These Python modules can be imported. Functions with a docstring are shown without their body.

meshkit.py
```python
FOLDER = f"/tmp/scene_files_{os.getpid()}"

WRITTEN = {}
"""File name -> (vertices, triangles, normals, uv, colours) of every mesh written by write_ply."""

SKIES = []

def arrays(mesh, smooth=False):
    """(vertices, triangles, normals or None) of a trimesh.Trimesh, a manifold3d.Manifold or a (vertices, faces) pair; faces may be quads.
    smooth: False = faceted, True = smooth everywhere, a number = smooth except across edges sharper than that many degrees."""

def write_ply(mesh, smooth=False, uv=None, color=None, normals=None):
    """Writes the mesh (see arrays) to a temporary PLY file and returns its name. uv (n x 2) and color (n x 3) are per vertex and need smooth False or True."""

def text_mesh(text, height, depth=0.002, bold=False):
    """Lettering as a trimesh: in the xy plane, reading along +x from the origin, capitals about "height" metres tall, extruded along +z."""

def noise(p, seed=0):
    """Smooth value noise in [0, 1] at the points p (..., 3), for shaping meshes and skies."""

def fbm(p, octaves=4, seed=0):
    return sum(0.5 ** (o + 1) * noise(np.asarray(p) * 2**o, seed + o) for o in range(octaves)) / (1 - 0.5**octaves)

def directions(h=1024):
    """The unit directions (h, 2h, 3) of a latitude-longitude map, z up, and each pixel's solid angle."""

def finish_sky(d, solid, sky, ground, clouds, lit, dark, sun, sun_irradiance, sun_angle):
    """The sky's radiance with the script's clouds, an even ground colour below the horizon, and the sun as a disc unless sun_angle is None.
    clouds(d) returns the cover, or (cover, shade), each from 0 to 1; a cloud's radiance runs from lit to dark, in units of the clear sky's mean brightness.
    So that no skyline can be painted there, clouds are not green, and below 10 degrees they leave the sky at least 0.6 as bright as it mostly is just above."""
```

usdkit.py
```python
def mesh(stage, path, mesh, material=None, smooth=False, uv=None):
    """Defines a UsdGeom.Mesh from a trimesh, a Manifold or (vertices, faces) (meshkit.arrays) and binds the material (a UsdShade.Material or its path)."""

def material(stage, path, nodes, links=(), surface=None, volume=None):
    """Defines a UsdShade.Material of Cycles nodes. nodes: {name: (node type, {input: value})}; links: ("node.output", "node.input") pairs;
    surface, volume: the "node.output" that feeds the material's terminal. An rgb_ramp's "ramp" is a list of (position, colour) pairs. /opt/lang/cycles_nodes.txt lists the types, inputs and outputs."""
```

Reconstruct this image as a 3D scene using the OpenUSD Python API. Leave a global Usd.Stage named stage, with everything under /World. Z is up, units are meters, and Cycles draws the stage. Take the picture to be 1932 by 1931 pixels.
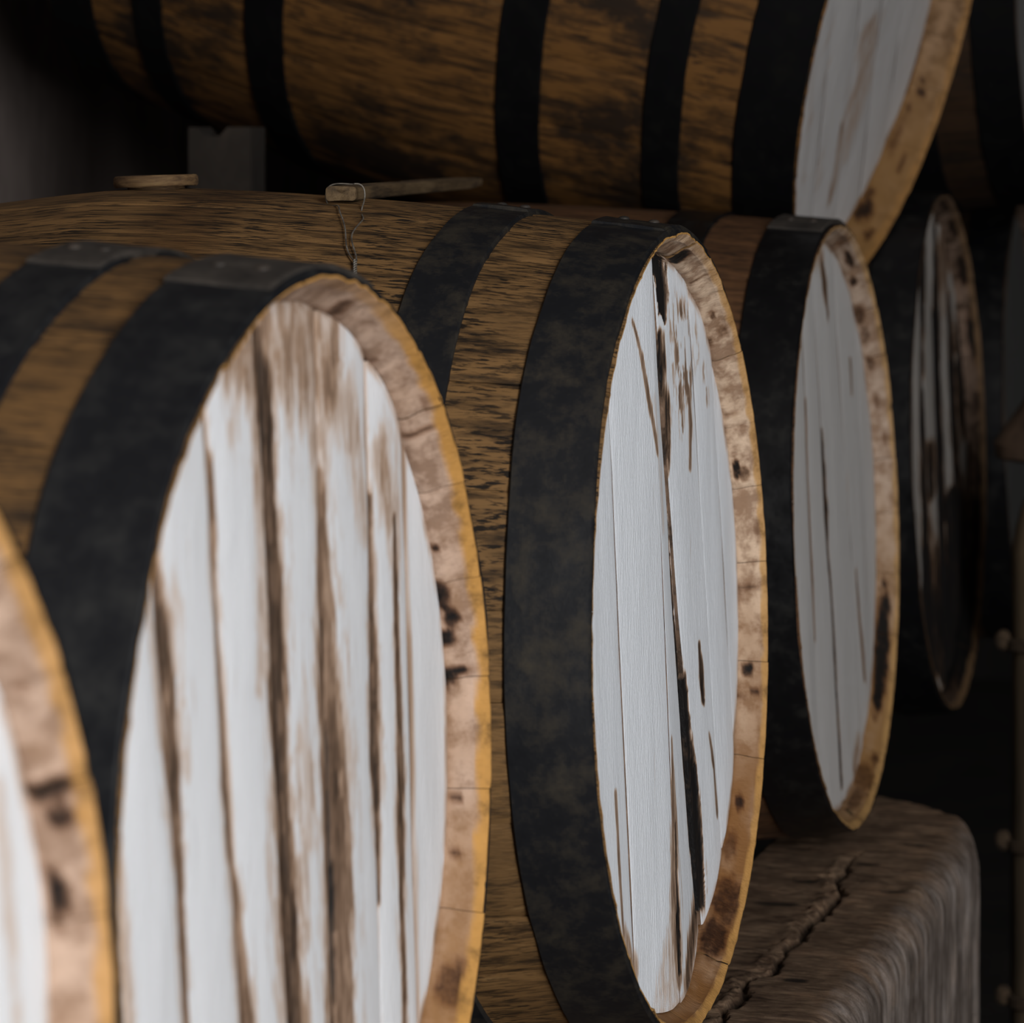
import math, numpy as np, trimesh, usdkit, meshkit
from pxr import Usd, UsdGeom, UsdLux, UsdShade, Sdf, Gf, Vt

stage = Usd.Stage.CreateInMemory()
UsdGeom.SetStageUpAxis(stage, 'Z'); UsdGeom.SetStageMetersPerUnit(stage, 1.0)
UsdGeom.Xform.Define(stage, '/World')
T = Sdf.ValueTypeNames

# ---------------------------------------------------------------- camera, light, exposure
YAW = math.radians(15.9)
cam = UsdGeom.Camera.Define(stage, '/World/camera')
_r = np.array([math.cos(YAW), math.sin(YAW), 0]); _f = np.array([-math.sin(YAW), math.cos(YAW), 0]); _u = np.array([0, 0, 1.0])
M = np.eye(4); M[0, :3] = _r; M[1, :3] = _u; M[2, :3] = -_f; M[3, :3] = (0, 0, 1.2)
cam.AddTransformOp().Set(Gf.Matrix4d(*M.ravel()))
cam.CreateHorizontalApertureAttr(36.0); cam.CreateVerticalApertureAttr(36.0 * 1931 / 1932)
cam.CreateFocalLengthAttr(36.0 * 6000 / 1932)
cam.CreateVerticalApertureOffsetAttr(-36.0 * (965.5 - 250) / 1932)
cam.CreateFStopAttr(8.5); cam.CreateFocusDistanceAttr(2.40)
cam.CreateClippingRangeAttr(Gf.Vec2f(0.05, 100))
cam.CreateExposureAttr(0.0)

dome = UsdLux.DomeLight.Define(stage, '/World/sky'); dome.CreateIntensityAttr(0.6); dome.CreateColorAttr(Gf.Vec3f(0.75, 0.87, 1.0))
door = UsdLux.RectLight.Define(stage, '/World/doorway_daylight')      # daylight entering by the open doorway in the right wall
door.CreateWidthAttr(2.0); door.CreateHeightAttr(4.2); door.CreateIntensityAttr(20.0); door.CreateColorAttr(Gf.Vec3f(1.0, 0.985, 0.97))
_d = UsdGeom.Xformable(door); _d.AddTranslateOp().Set(Gf.Vec3d(2.9, -2.2, 2.25)); _d.AddRotateXYZOp().Set(Gf.Vec3f(90, 0, 90))

# ---------------------------------------------------------------- helpers
used = {}
def numbered(parent, name):
    k = (parent, name); n = used.get(k, 0); used[k] = n + 1
    return name if n == 0 else '%s_%03d' % (name, n)
def pathof(parent): return '/World' if parent is None else str(parent.GetPath())
def obj(name, mesh, mat, parent=None, smooth=30, attrs=None):
    p = pathof(parent); path = p + '/' + numbered(p, name)
    m = usdkit.mesh(stage, path, mesh, LOOK[mat], smooth=smooth)
    if attrs:
        for k, v in attrs.items():
            UsdGeom.PrimvarsAPI(m).CreatePrimvar(k, T.FloatArray, 'vertex').Set(Vt.FloatArray.FromNumpy(np.asarray(v, np.float32)))
    return m.GetPrim()
def tag(p, label=None, category=None, group=None, kind=None):
    for k, v in (('label', label), ('category', category), ('group', group), ('kind', kind)):
        if v: p.SetCustomDataByKey(k, v)
    return p
def thing(name, label, category, matrix=None, group=None):
    x = UsdGeom.Xform.Define(stage, '/World/' + numbered('/World', name))
    if matrix is not None: x.AddTransformOp().Set(Gf.Matrix4d(*matrix.ravel()))
    return tag(x.GetPrim(), label, category, group)
def grid_faces(n, m, off=0, flip=False):
    i, j = np.meshgrid(np.arange(n - 1), np.arange(m - 1), indexing='ij'); a = (i * m + j).ravel() + off
    q = np.stack([a, a + m, a + m + 1, a + 1], 1)
    if flip: q = q[:, ::-1]
    return np.vstack([q[:, [0, 1, 2]], q[:, [0, 2, 3]]])
class Patches:
    """Grid patches collected into one mesh; each patch keeps its own vertices, so that creases stay sharp and marks end cleanly."""
    def __init__(s): s.v, s.f, s.a, s.n = [], [], {}, 0
    def add(s, V, flip=False, **attrs):
        n, m = V.shape[:2]; s.v.append(V.reshape(-1, 3)); s.f.append(grid_faces(n, m, s.n, flip)); s.n += n * m
        for k, v in attrs.items(): s.a.setdefault(k, []).append(np.broadcast_to(v, (n, m)).ravel())
    def mesh(s): return np.vstack(s.v), np.vstack(s.f)
    def attrs(s): return {k: np.concatenate(v) for k, v in s.a.items()}
def smoothstep(a, b, x):
    t = np.clip((x - a) / (b - a), 0, 1); return t * t * (3 - 2 * t)
def rounded_box(sx, sy, sz, r=0.004, amp=0.0, seed=0, step=0.02):
    import manifold3d as mf
    s = mf.Manifold.sphere(r, 12)
    b = mf.Manifold.batch_hull([s.translate([x * (sx / 2 - r), y * (sy / 2 - r), z * (sz / 2 - r)]) for x in (-1, 1) for y in (-1, 1) for z in (-1, 1)])
    b = b.refine_to_length(step).to_mesh(); v = np.array(b.vert_properties[:, :3], float)
    if amp: v = v + (np.stack([meshkit.fbm(v * 25 + k * 9.1, 3, seed + k) for k in range(3)], 1) - .5) * amp
    return v, np.array(b.tri_verts)
def tube(pts, rad, sides=8):
    p = np.asarray(pts, float); t = np.gradient(p, axis=0); t /= np.linalg.norm(t, axis=1, keepdims=True)
    ref = np.array([0.31, 0.22, 0.92]); a = np.cross(t, ref); a /= np.linalg.norm(a, axis=1, keepdims=True); b = np.cross(t, a)
    an = np.linspace(0, 2 * np.pi, sides, endpoint=False); rad = np.broadcast_to(rad, (len(p),))
    V = p[:, None] + rad[:, None, None] * (np.cos(an)[None, :, None] * a[:, None] + np.sin(an)[None, :, None] * b[:, None])
    V = np.concatenate([V, V[:, :1]], 1); f = grid_faces(len(p), sides + 1); v = V.reshape(-1, 3)
    caps = []
    for row, fl in ((0, 0), (len(p) - 1, 1)):
        c = len(v); v = np.vstack([v, p[row]]); k = row * (sides + 1) + np.arange(sides)
        tri = np.stack([np.full(sides, c), k, k + 1], 1); caps.append(tri[:, ::-1] if not fl else tri)
    return v, np.vstack([f] + caps)
def spline(pts, n):
    from scipy.interpolate import CubicSpline
    p = np.asarray(pts, float); s = np.r_[0, np.cumsum(np.linalg.norm(np.diff(p, axis=0), axis=1))]
    return CubicSpline(s, p)(np.linspace(0, s[-1], n))
def lathe(profile, sides=48):
    p = np.asarray(profile, float); a = np.linspace(0, 2 * np.pi, sides + 1)
    V = np.stack([p[:, None, 0] * np.cos(a), p[:, None, 0] * np.sin(a), np.broadcast_to(p[:, None, 1], (len(p), sides + 1))], -1)
    return V.reshape(-1, 3), grid_faces(len(p), sides + 1, flip=True)

# ---------------------------------------------------------------- materials
LOOK = {}
def mat(name, nodes, links, surface='p.BSDF'):
    LOOK[name] = usdkit.material(stage, '/World/Looks/' + name, nodes, links, surface=surface)
def noisy(name, scale, ramp, rough=0.8, scale2=None, bump=0.0, bump_scale=None, spec=0.3, detail=6, distortion=0.0, nrough=0.6):
    """Ramp of one stretched noise plus relief; scale is a per-axis scale of object coordinates."""
    nodes = {'t': ('texture_coordinate', {}), 'm': ('mapping', {'scale': scale}), 'n': ('noise_texture', {'scale': 1.0, 'detail': detail, 'roughness': nrough, 'distortion': distortion}),
             'r': ('rgb_ramp', {'ramp': ramp}), 'p': ('principled_bsdf', {'roughness': rough, 'specular_ior_level': spec})}
    links = [('t.object', 'm.vector'), ('m.vector', 'n.vector'), ('n.fac', 'r.fac'), ('r.color', 'p.base_color')]
    if bump:
        nodes['m2'] = ('mapping', {'scale': bump_scale or scale}); nodes['n2'] = ('noise_texture', {'scale': 1.0, 'detail': 5, 'roughness': .65})
        nodes['b'] = ('bump', {'strength': 1.0, 'distance': bump})
        links += [('t.object', 'm2.vector'), ('m2.vector', 'n2.vector'), ('n2.fac', 'b.height'), ('b.normal', 'p.normal')]
    mat(name, nodes, links)

def paint_material(name, slope, white, seed, wear=.22):
    """Old whitewash on head boards: the mark mask of the mesh drives paint > bare wood > black rot (painted shade too on B and D), roughened by grain along the boards."""
    rot = math.atan(slope)
    nodes = {'t': ('texture_coordinate', {}), 'v': ('vector_rotate', {'rotate_type': 'x_axis', 'angle': -rot, 'center': (0, 0, 0.34)}),
             'm1': ('mapping', {'scale': (60, 170, 14), 'location': (seed, seed * 2, 0)}), 'n1': ('noise_texture', {'scale': 1.0, 'detail': 6, 'roughness': .62}),
             'm2': ('mapping', {'scale': (20, 26, 5), 'location': (seed, 0, 0)}), 'n2': ('noise_texture', {'scale': 1.0, 'detail': 4, 'roughness': .55}),
             'a': ('attribute', {'attribute': 'stain'}),
             'k1': ('math', {'math_type': 'multiply_add', 'value2': 1.0, 'value3': 0.56}),
             's1': ('math', {'math_type': 'multiply'}),
             'k2': ('map_range', {'from_min': .52, 'from_max': .85, 'to_min': 0.0, 'to_max': wear, 'clamp': True}),
             'k3': ('map_range', {'from_min': .6, 'from_max': .75, 'to_min': 0.0, 'to_max': .22, 'clamp': True}),
             's2': ('math', {'math_type': 'add'}), 's3': ('math', {'math_type': 'add', 'use_clamp': True}),
             'r': ('rgb_ramp', {'ramp': [(0, white), (.12, tuple(c * .94 for c in white)), (.25, tuple(c * k for c, k in zip(white, (.82, .68, .58)))), (.42, tuple(c * k for c, k in zip(white, (.50, .33, .22)))), (.58, tuple(c * k for c, k in zip(white, (.24, .145, .09)))), (.76, tuple(c * k for c, k in zip(white, (.085, .05, .03)))), (1.0, (.006, .005, .005))]}),
             'm3': ('mapping', {'scale': (300, 420, 60)}), 'n3': ('noise_texture', {'scale': 1.0, 'detail': 4, 'roughness': .7}),
             'b': ('bump', {'strength': .8, 'distance': .0012}),
             'p': ('principled_bsdf', {'roughness': .62, 'specular_ior_level': .35})}
    links = [('t.object', 'v.vector'), ('v.vector', 'm1.vector'), ('v.vector', 'm2.vector'), ('v.vector', 'm3.vector'), ('m1.vector', 'n1.vector'), ('m2.vector', 'n2.vector'), ('m3.vector', 'n3.vector'),
             ('n1.fac', 'k1.value1'), ('k1.value', 's1.value1'), ('a.fac', 's1.value2'), ('n2.fac', 'k2.value'), ('n1.fac', 'k3.value'), ('s1.value', 's2.value1'), ('k2.result', 's2.value2'),
             ('s2.value', 's3.value1'), ('k3.result', 's3.value2'), ('s3.value', 'r.fac'), ('r.color', 'p.base_color'), ('n3.fac', 'b.height'), ('b.normal', 'p.normal')]
    mat(name, nodes, links)

def stave_material(name, ext, dark, light, inner, tan, dirt, rim, seed, patch=.5, streak=(.38, .5), pr=(.46, .7)):
    """Barrel staves. Outside: grain streaks along the barrel, dark dashes, blotches. Inside the chime: flaking paint and dirt. End grain: golden."""
    nodes = {'t': ('texture_coordinate', {}),
             'm1': ('mapping', {'scale': (7, 130, 130), 'location': (seed, seed, seed)}), 'n1': ('noise_texture', {'scale': 1.0, 'detail': 5, 'roughness': .6}),
             'm2': ('mapping', {'scale': (22, 420, 420), 'location': (seed, 0, seed)}), 'n2': ('noise_texture', {'scale': 1.0, 'detail': 4, 'roughness': .6}),
             'm3': ('mapping', {'scale': (7, 12, 12), 'location': (seed, 3, seed)}), 'n3': ('noise_texture', {'scale': 1.0, 'detail': 7, 'roughness': .68}),
             'r1': ('rgb_ramp', {'ramp': [(.28, dark), (.42, tuple(.5 * a + .5 * b for a, b in zip(dark, ext))), (.52, ext), (.66, ext), (.8, light)]}),
             'k2': ('map_range', {'from_min': streak[0], 'from_max': streak[1], 'to_min': 1.0, 'to_max': 0.0, 'clamp': True}),
             'k3': ('map_range', {'from_min': pr[0], 'from_max': pr[1], 'to_min': 0.0, 'to_max': patch, 'clamp': True}),
             'kd': ('map_range', {'from_min': .38, 'from_max': .56, 'to_min': 0.2, 'to_max': 1.0, 'clamp': True}), 'nd': ('noise_texture', {'scale': 9.0, 'detail': 3}), 'mm': ('math', {'math_type': 'multiply'}),
             'x1': ('mix_color', {'blend_type': 'mix', 'b': dark}), 'x2': ('mix_color', {'blend_type': 'mix', 'b': tuple(c * 1.6 for c in dark)}),
             # chime
             'm4': ('mapping', {'scale': (45, 45, 45), 'location': (seed, 0, seed)}), 'n4': ('noise_texture', {'scale': 1.0, 'detail': 6, 'roughness': .65}),
             'r4': ('rgb_ramp', {'ramp': [(.41, tan), (.56, inner), (.72, tuple(min(.8, c * 1.16) for c in inner))]}),
             'ad': ('attribute', {'attribute': 'dirt'}), 'x3': ('mix_color', {'blend_type': 'mix', 'b': dirt}),
             'as': ('attribute', {'attribute': 'stain'}), 'n5': ('noise_texture', {'scale': 160.0, 'detail': 5, 'roughness': .7}),
             'k5': ('math', {'math_type': 'multiply_add', 'value2': 1.3, 'value3': .35}), 's5': ('math', {'math_type': 'multiply', 'use_clamp': True}),
             'r5': ('rgb_ramp', {'ramp': [(0, (1, 1, 1)), (.3, (.62, .54, .48)), (.6, (.2, .15, .12)), (.9, (.02, .017, .015)), (1, (.012, .01, .01))]}),
             'x4': ('mix_color', {'blend_type': 'multiply', 'fac': 1.0}),
             'r6': ('rgb_ramp', {'ramp': [(.3, tuple(c * .35 for c in rim)), (.48, rim), (.75, tuple(min(.8, c * 1.25) for c in rim))]}),
             'ac': ('attribute', {'attribute': 'chime'}), 'ar': ('attribute', {'attribute': 'rim'}),
             'x5': ('mix_color', {'blend_type': 'mix'}), 'x6': ('mix_color', {'blend_type': 'mix'}),
             'ao': ('attribute', {'attribute': 'ring'}), 'x7': ('mix_color', {'blend_type': 'multiply', 'b': (.42, .36, .3)}),
             'b': ('bump', {'strength': .7, 'distance': .0012}),
             'p': ('principled_bsdf', {'roughness': .74, 'specular_ior_level': .25})}
    links = [('t.object', 'm%d.vector' % i) for i in (1, 2, 3, 4)] + [('m%d.vector' % i, 'n%d.vector' % i) for i in (1, 2, 3, 4)] + [
        ('t.object', 'n5.vector'), ('n1.fac', 'r1.fac'), ('n2.fac', 'k2.value'), ('n3.fac', 'k3.value'), ('r1.color', 'x1.a'), ('t.object', 'nd.vector'), ('nd.fac', 'kd.value'), ('k2.result', 'mm.value1'), ('kd.result', 'mm.value2'), ('mm.value', 'x1.fac'), ('x1.result', 'x2.a'), ('k3.result', 'x2.fac'),
        ('x2.result', 'x7.a'), ('ao.fac', 'x7.fac'),
        ('n4.fac', 'r4.fac'), ('r4.color', 'x3.a'), ('ad.fac', 'x3.fac'), ('n5.fac', 'k5.value1'), ('k5.value', 's5.value1'), ('as.fac', 's5.value2'), ('s5.value', 'r5.fac'),
        ('x3.result', 'x4.a'), ('r5.color', 'x4.b'), ('n4.fac', 'r6.fac'), ('x7.result', 'x5.a'), ('x4.result', 'x5.b'), ('ac.fac', 'x5.fac'), ('x5.result', 'x6.a'), ('r6.color', 'x6.b'), ('ar.fac', 'x6.fac'),
        ('x6.result', 'p.base_color'), ('n2.fac', 'b.height'), ('b.normal', 'p.normal')]
    mat(name, nodes, links)

def hoop_material(name, black, dust, seed, rough=.5, fac=(.52, .72), spec=.22):
    nodes = {'t': ('texture_coordinate', {}), 'n1': ('noise_texture', {'scale': 38.0, 'detail': 7, 'roughness': .68}), 'm1': ('mapping', {'location': (seed, seed, 0)}),
             'n2': ('noise_texture', {'scale': 300.0, 'detail': 5, 'roughness': .7}),
             'r': ('rgb_ramp', {'ramp': [(0, black), (fac[0], tuple(1.15 * c for c in black)), (fac[1], dust)]}),
             'k': ('map_range', {'from_min': .66, 'from_max': .78, 'to_min': 0, 'to_max': .5, 'clamp': True}), 'x': ('mix_color', {'blend_type': 'mix', 'b': tuple(1.3 * c for c in dust)}),
             'ro': ('map_range', {'from_min': .3, 'from_max': .7, 'to_min': rough - .12, 'to_max': rough + .2, 'clamp': True}),
             'b': ('bump', {'strength': .5, 'distance': .0012}), 'p': ('principled_bsdf', {'specular_ior_level': spec})}
    links = [('t.object', 'm1.vector'), ('m1.vector', 'n1.vector'), ('m1.vector', 'n2.vector'), ('n1.fac', 'r.fac'), ('r.color', 'x.a'), ('n2.fac', 'k.value'), ('k.result', 'x.fac'), ('x.result', 'p.base_color'),
             ('n1.fac', 'ro.value'), ('ro.result', 'p.roughness'), ('n1.fac', 'b.height'), ('b.normal', 'p.normal')]
    mat(name, nodes, links)

CREAM, TAN, DIRT, GOLD = (.48, .335, .25), (.25, .155, .105), (.21, .095, .03), (.44, .225, .058)
for k, sl, wh in (('Z', -.1, (.74, .75, .77)), ('A', -.09, (.74, .75, .775)), ('B', -.09, (.77, .80, .845)), ('C', -.08, (.49, .475, .465)), ('D', -.1, (.27, .25, .23)), ('E', -.1, (.055, .055, .053)), ('U', -.5, (.45, .435, .43)), ('V', .2, (.13, .125, .12))):  # darker whites on far and upper heads paint the light's fall-off along the row
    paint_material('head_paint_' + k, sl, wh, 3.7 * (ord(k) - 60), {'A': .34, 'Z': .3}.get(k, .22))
stave_material('stave_wood_A', (.14, .072, .024), (.022, .013, .007), (.30, .18, .06), CREAM, (.27, .17, .115), (.27, .13, .04), GOLD, 11.0, patch=.75)
stave_material('stave_wood_B', (.175, .094, .034), (.010, .006, .003), (.33, .205, .09), (.62, .455, .325), (.31, .195, .125), DIRT, (.45, .24, .07), 23.0, patch=.45, streak=(.41, .49))
stave_material('stave_wood_C', (.11, .05, .02), (.018, .009, .005), (.17, .085, .035), (.45, .335, .255), (.27, .17, .11), (.25, .135, .05), (.38, .22, .08), 37.0)
stave_material('stave_wood_D', (.035, .016, .006), (.006, .004, .002), (.06, .03, .012), (.16, .105, .075), (.05, .03, .018), (.03, .016, .008), (.13, .075, .035), 41.0)  # chime and rim colours darkened to paint the shade on D
stave_material('stave_wood_U', (.14, .063, .015), (.009, .005, .0025), (.20, .11, .038), (.25, .15, .08), (.13, .07, .03), (.20, .105, .035), (.24, .12, .035), 53.0, patch=.95, streak=(.36, .47), pr=(.47, .58))
hoop_material('hoop_black_A', (.0065, .007, .0085), (.022, .022, .021), 3, .5, fac=(.46, .76))
hoop_material('hoop_black_B', (.0075, .008, .0095), (.038, .031, .021), 9, .5, fac=(.46, .76))
hoop_material('hoop_black_C', (.004, .004, .0045), (.014, .0135, .012), 15, .4, spec=.16)
hoop_material('hoop_black_U', (.0025, .0025, .0028), (.006, .006, .005), 21, .7, spec=.08)
noisy('hoop_lap_dusty', (40, 40, 40), [(.35, (.017, .014, .012)), (.6, (.042, .035, .029)), (.75, (.075, .062, .05))], rough=.8, bump=.001)
noisy('rivet_iron', (60, 60, 60), [(.4, (.02, .018, .016)), (.7, (.06, .045, .035))], rough=.6)
noisy('bung_wood', (30, 90, 300), [(.35, (.05, .026, .011)), (.55, (.105, .06, .025)), (.75, (.16, .10, .042))], rough=.8, bump=.0008)
noisy('stick_wood', (120, 9, 120), [(.34, (.025, .015, .007)), (.5, (.085, .053, .024)), (.72, (.15, .10, .05))], rough=.8, bump=.0012, bump_scale=(260, 16, 260))
noisy('chock_wood', (14, 20, 9), [(.35, (.012, .009, .007)), (.55, (.022, .017, .013)), (.75, (.045, .032, .023))], rough=.9, bump=.002)
noisy('wire_iron', (90, 90, 90), [(.4, (.06, .05, .04)), (.7, (.2, .18, .15))], rough=.45, spec=.8)
noisy('post_wood', (16, 16, 3), [(.35, (.05, .036, .022)), (.55, (.10, .07, .04)), (.75, (.15, .10, .055))], rough=.8, bump=.002, bump_scale=(60, 60, 8))
noisy('cap_wood', (30, 30, 14), [(.35, (.03, .018, .011)), (.55, (.07, .042, .026)), (.75, (.12, .075, .048))], rough=.75, bump=.001)
noisy('rope_fibre', (200, 200, 200), [(.35, (.026, .017, .010)), (.7, (.085, .055, .032))], rough=.95)
noisy('wall_plaster', (5, 5, 1.6), [(.3, (.06, .047, .042)), (.5, (.13, .104, .094)), (.72, (.21, .175, .16))], rough=.95, bump=.004, bump_scale=(14, 14, 8), nrough=.68)
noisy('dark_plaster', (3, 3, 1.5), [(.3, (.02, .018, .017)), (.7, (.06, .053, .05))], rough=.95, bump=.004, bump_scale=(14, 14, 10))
noisy('far_shade_plaster', (3, 3, 1.5), [(.3, (.004, .0036, .0032)), (.7, (.013, .011, .010))], rough=.95, bump=.004, bump_scale=(14, 14, 10))  # near-black colour stands in for the unlit far end
noisy('earth_floor', (6, 6, 6), [(.3, (.006, .005, .004)), (.7, (.02, .016, .013))], rough=.95, bump=.004, bump_scale=(20, 20, 20))
noisy('ceiling_boards', (2, 14, 14), [(.3, (.16, .145, .13)), (.7, (.3, .28, .26))], rough=.95, bump=.003)

# plinth: brown weathered top with streaks across, greyer front face with vertical streaks
nodes = {'t': ('texture_coordinate', {}), 'm1': ('mapping', {'scale': (26, 130, 90)}), 'n1': ('noise_texture', {'scale': 1.0, 'detail': 8, 'roughness': .74}),
         'r1': ('rgb_ramp', {'ramp': [(.3, (.045, .027, .017)), (.45, (.19, .118, .075)), (.58, (.31, .205, .13)), (.75, (.46, .33, .23))]}),
         'm2': ('mapping', {'scale': (70, 70, 9)}), 'n2': ('noise_texture', {'scale': 1.0, 'detail': 7, 'roughness': .64}),
         'r2': ('rgb_ramp', {'ramp': [(.3, (.07, .052, .042)), (.46, (.20, .16, .135)), (.6, (.35, .295, .265)), (.76, (.52, .46, .43))]}),
         'n4': ('noise_texture', {'scale': 16.0, 'detail': 6, 'roughness': .66}), 'r4': ('rgb_ramp', {'ramp': [(.3, (.45, .40, .36)), (.5, (1, 1, 1)), (.7, (1.5, 1.42, 1.34))]}), 'x4': ('mix_color', {'blend_type': 'multiply', 'fac': 1.0, 'use_clamp': False}),
         'a': ('attribute', {'attribute': 'front'}), 'x': ('mix_color', {'blend_type': 'mix'}),
         's': ('attribute', {'attribute': 'stain'}), 'x2': ('mix_color', {'blend_type': 'mix', 'b': (.008, .006, .005)}),
         'm3': ('mapping', {'scale': (60, 220, 90)}), 'n3': ('noise_texture', {'scale': 1.0, 'detail': 7, 'roughness': .75}), 'b': ('bump', {'strength': 1.0, 'distance': .007}),
         'p': ('principled_bsdf', {'roughness': .85, 'specular_ior_level': .2})}
mat('plinth_wood', nodes, [('t.object', 'm1.vector'), ('t.object', 'm2.vector'), ('t.object', 'm3.vector'), ('m1.vector', 'n1.vector'), ('m2.vector', 'n2.vector'), ('m3.vector', 'n3.vector'), ('n1.fac', 'r1.fac'), ('n2.fac', 'r2.fac'),
     ('r1.color', 'x.a'), ('r2.color', 'x.b'), ('a.fac', 'x.fac'), ('t.object', 'n4.vector'), ('n4.fac', 'r4.fac'), ('x.result', 'x4.a'), ('r4.color', 'x4.b'), ('x4.result', 'x2.a'), ('s.fac', 'x2.fac'), ('x2.result', 'p.base_color'), ('n3.fac', 'b.height'), ('b.normal', 'p.normal')])

# ---------------------------------------------------------------- the room
def struct(name, mesh, m): return tag(obj(name, mesh, m, smooth=False), kind='structure')
def box(x0, x1, y0, y1, z0, z1):
    b = trimesh.creation.box([x1 - x0, y1 - y0, z1 - z0]); b.apply_translation([(x0 + x1) / 2, (y0 + y1) / 2, (z0 + z1) / 2]); return b
RX0, RX1, RY0, RY1, RH = -1.72, 2.80, -4.5, 7.0, 5.0
struct('floor', box(RX0 - .2, RX1 + .2, RY0 - .2, RY1 + .2, -.2, 0), 'earth_floor')
struct('ceiling', box(RX0 - .2, RX1 + .2, RY0 - .2, RY1 + .2, RH, RH + .2), 'ceiling_boards')
struct('wall_back', box(RX0 - .2, RX0, RY0, RY1, 0, RH), 'wall_plaster')
struct('wall_far', box(RX0 - .2, RX1 + .2, RY1, RY1 + .2, 0, RH), 'far_shade_plaster')
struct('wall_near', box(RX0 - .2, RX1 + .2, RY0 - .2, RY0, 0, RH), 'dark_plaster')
struct('wall_right', trimesh.util.concatenate([box(RX1, RX1 + .2, RY0, -3.22, 0, RH), box(RX1, RX1 + .2, -1.18, RY1, 0, RH), box(RX1, RX1 + .2, -3.22, -1.18, 4.4, RH)]), 'dark_plaster')

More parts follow.
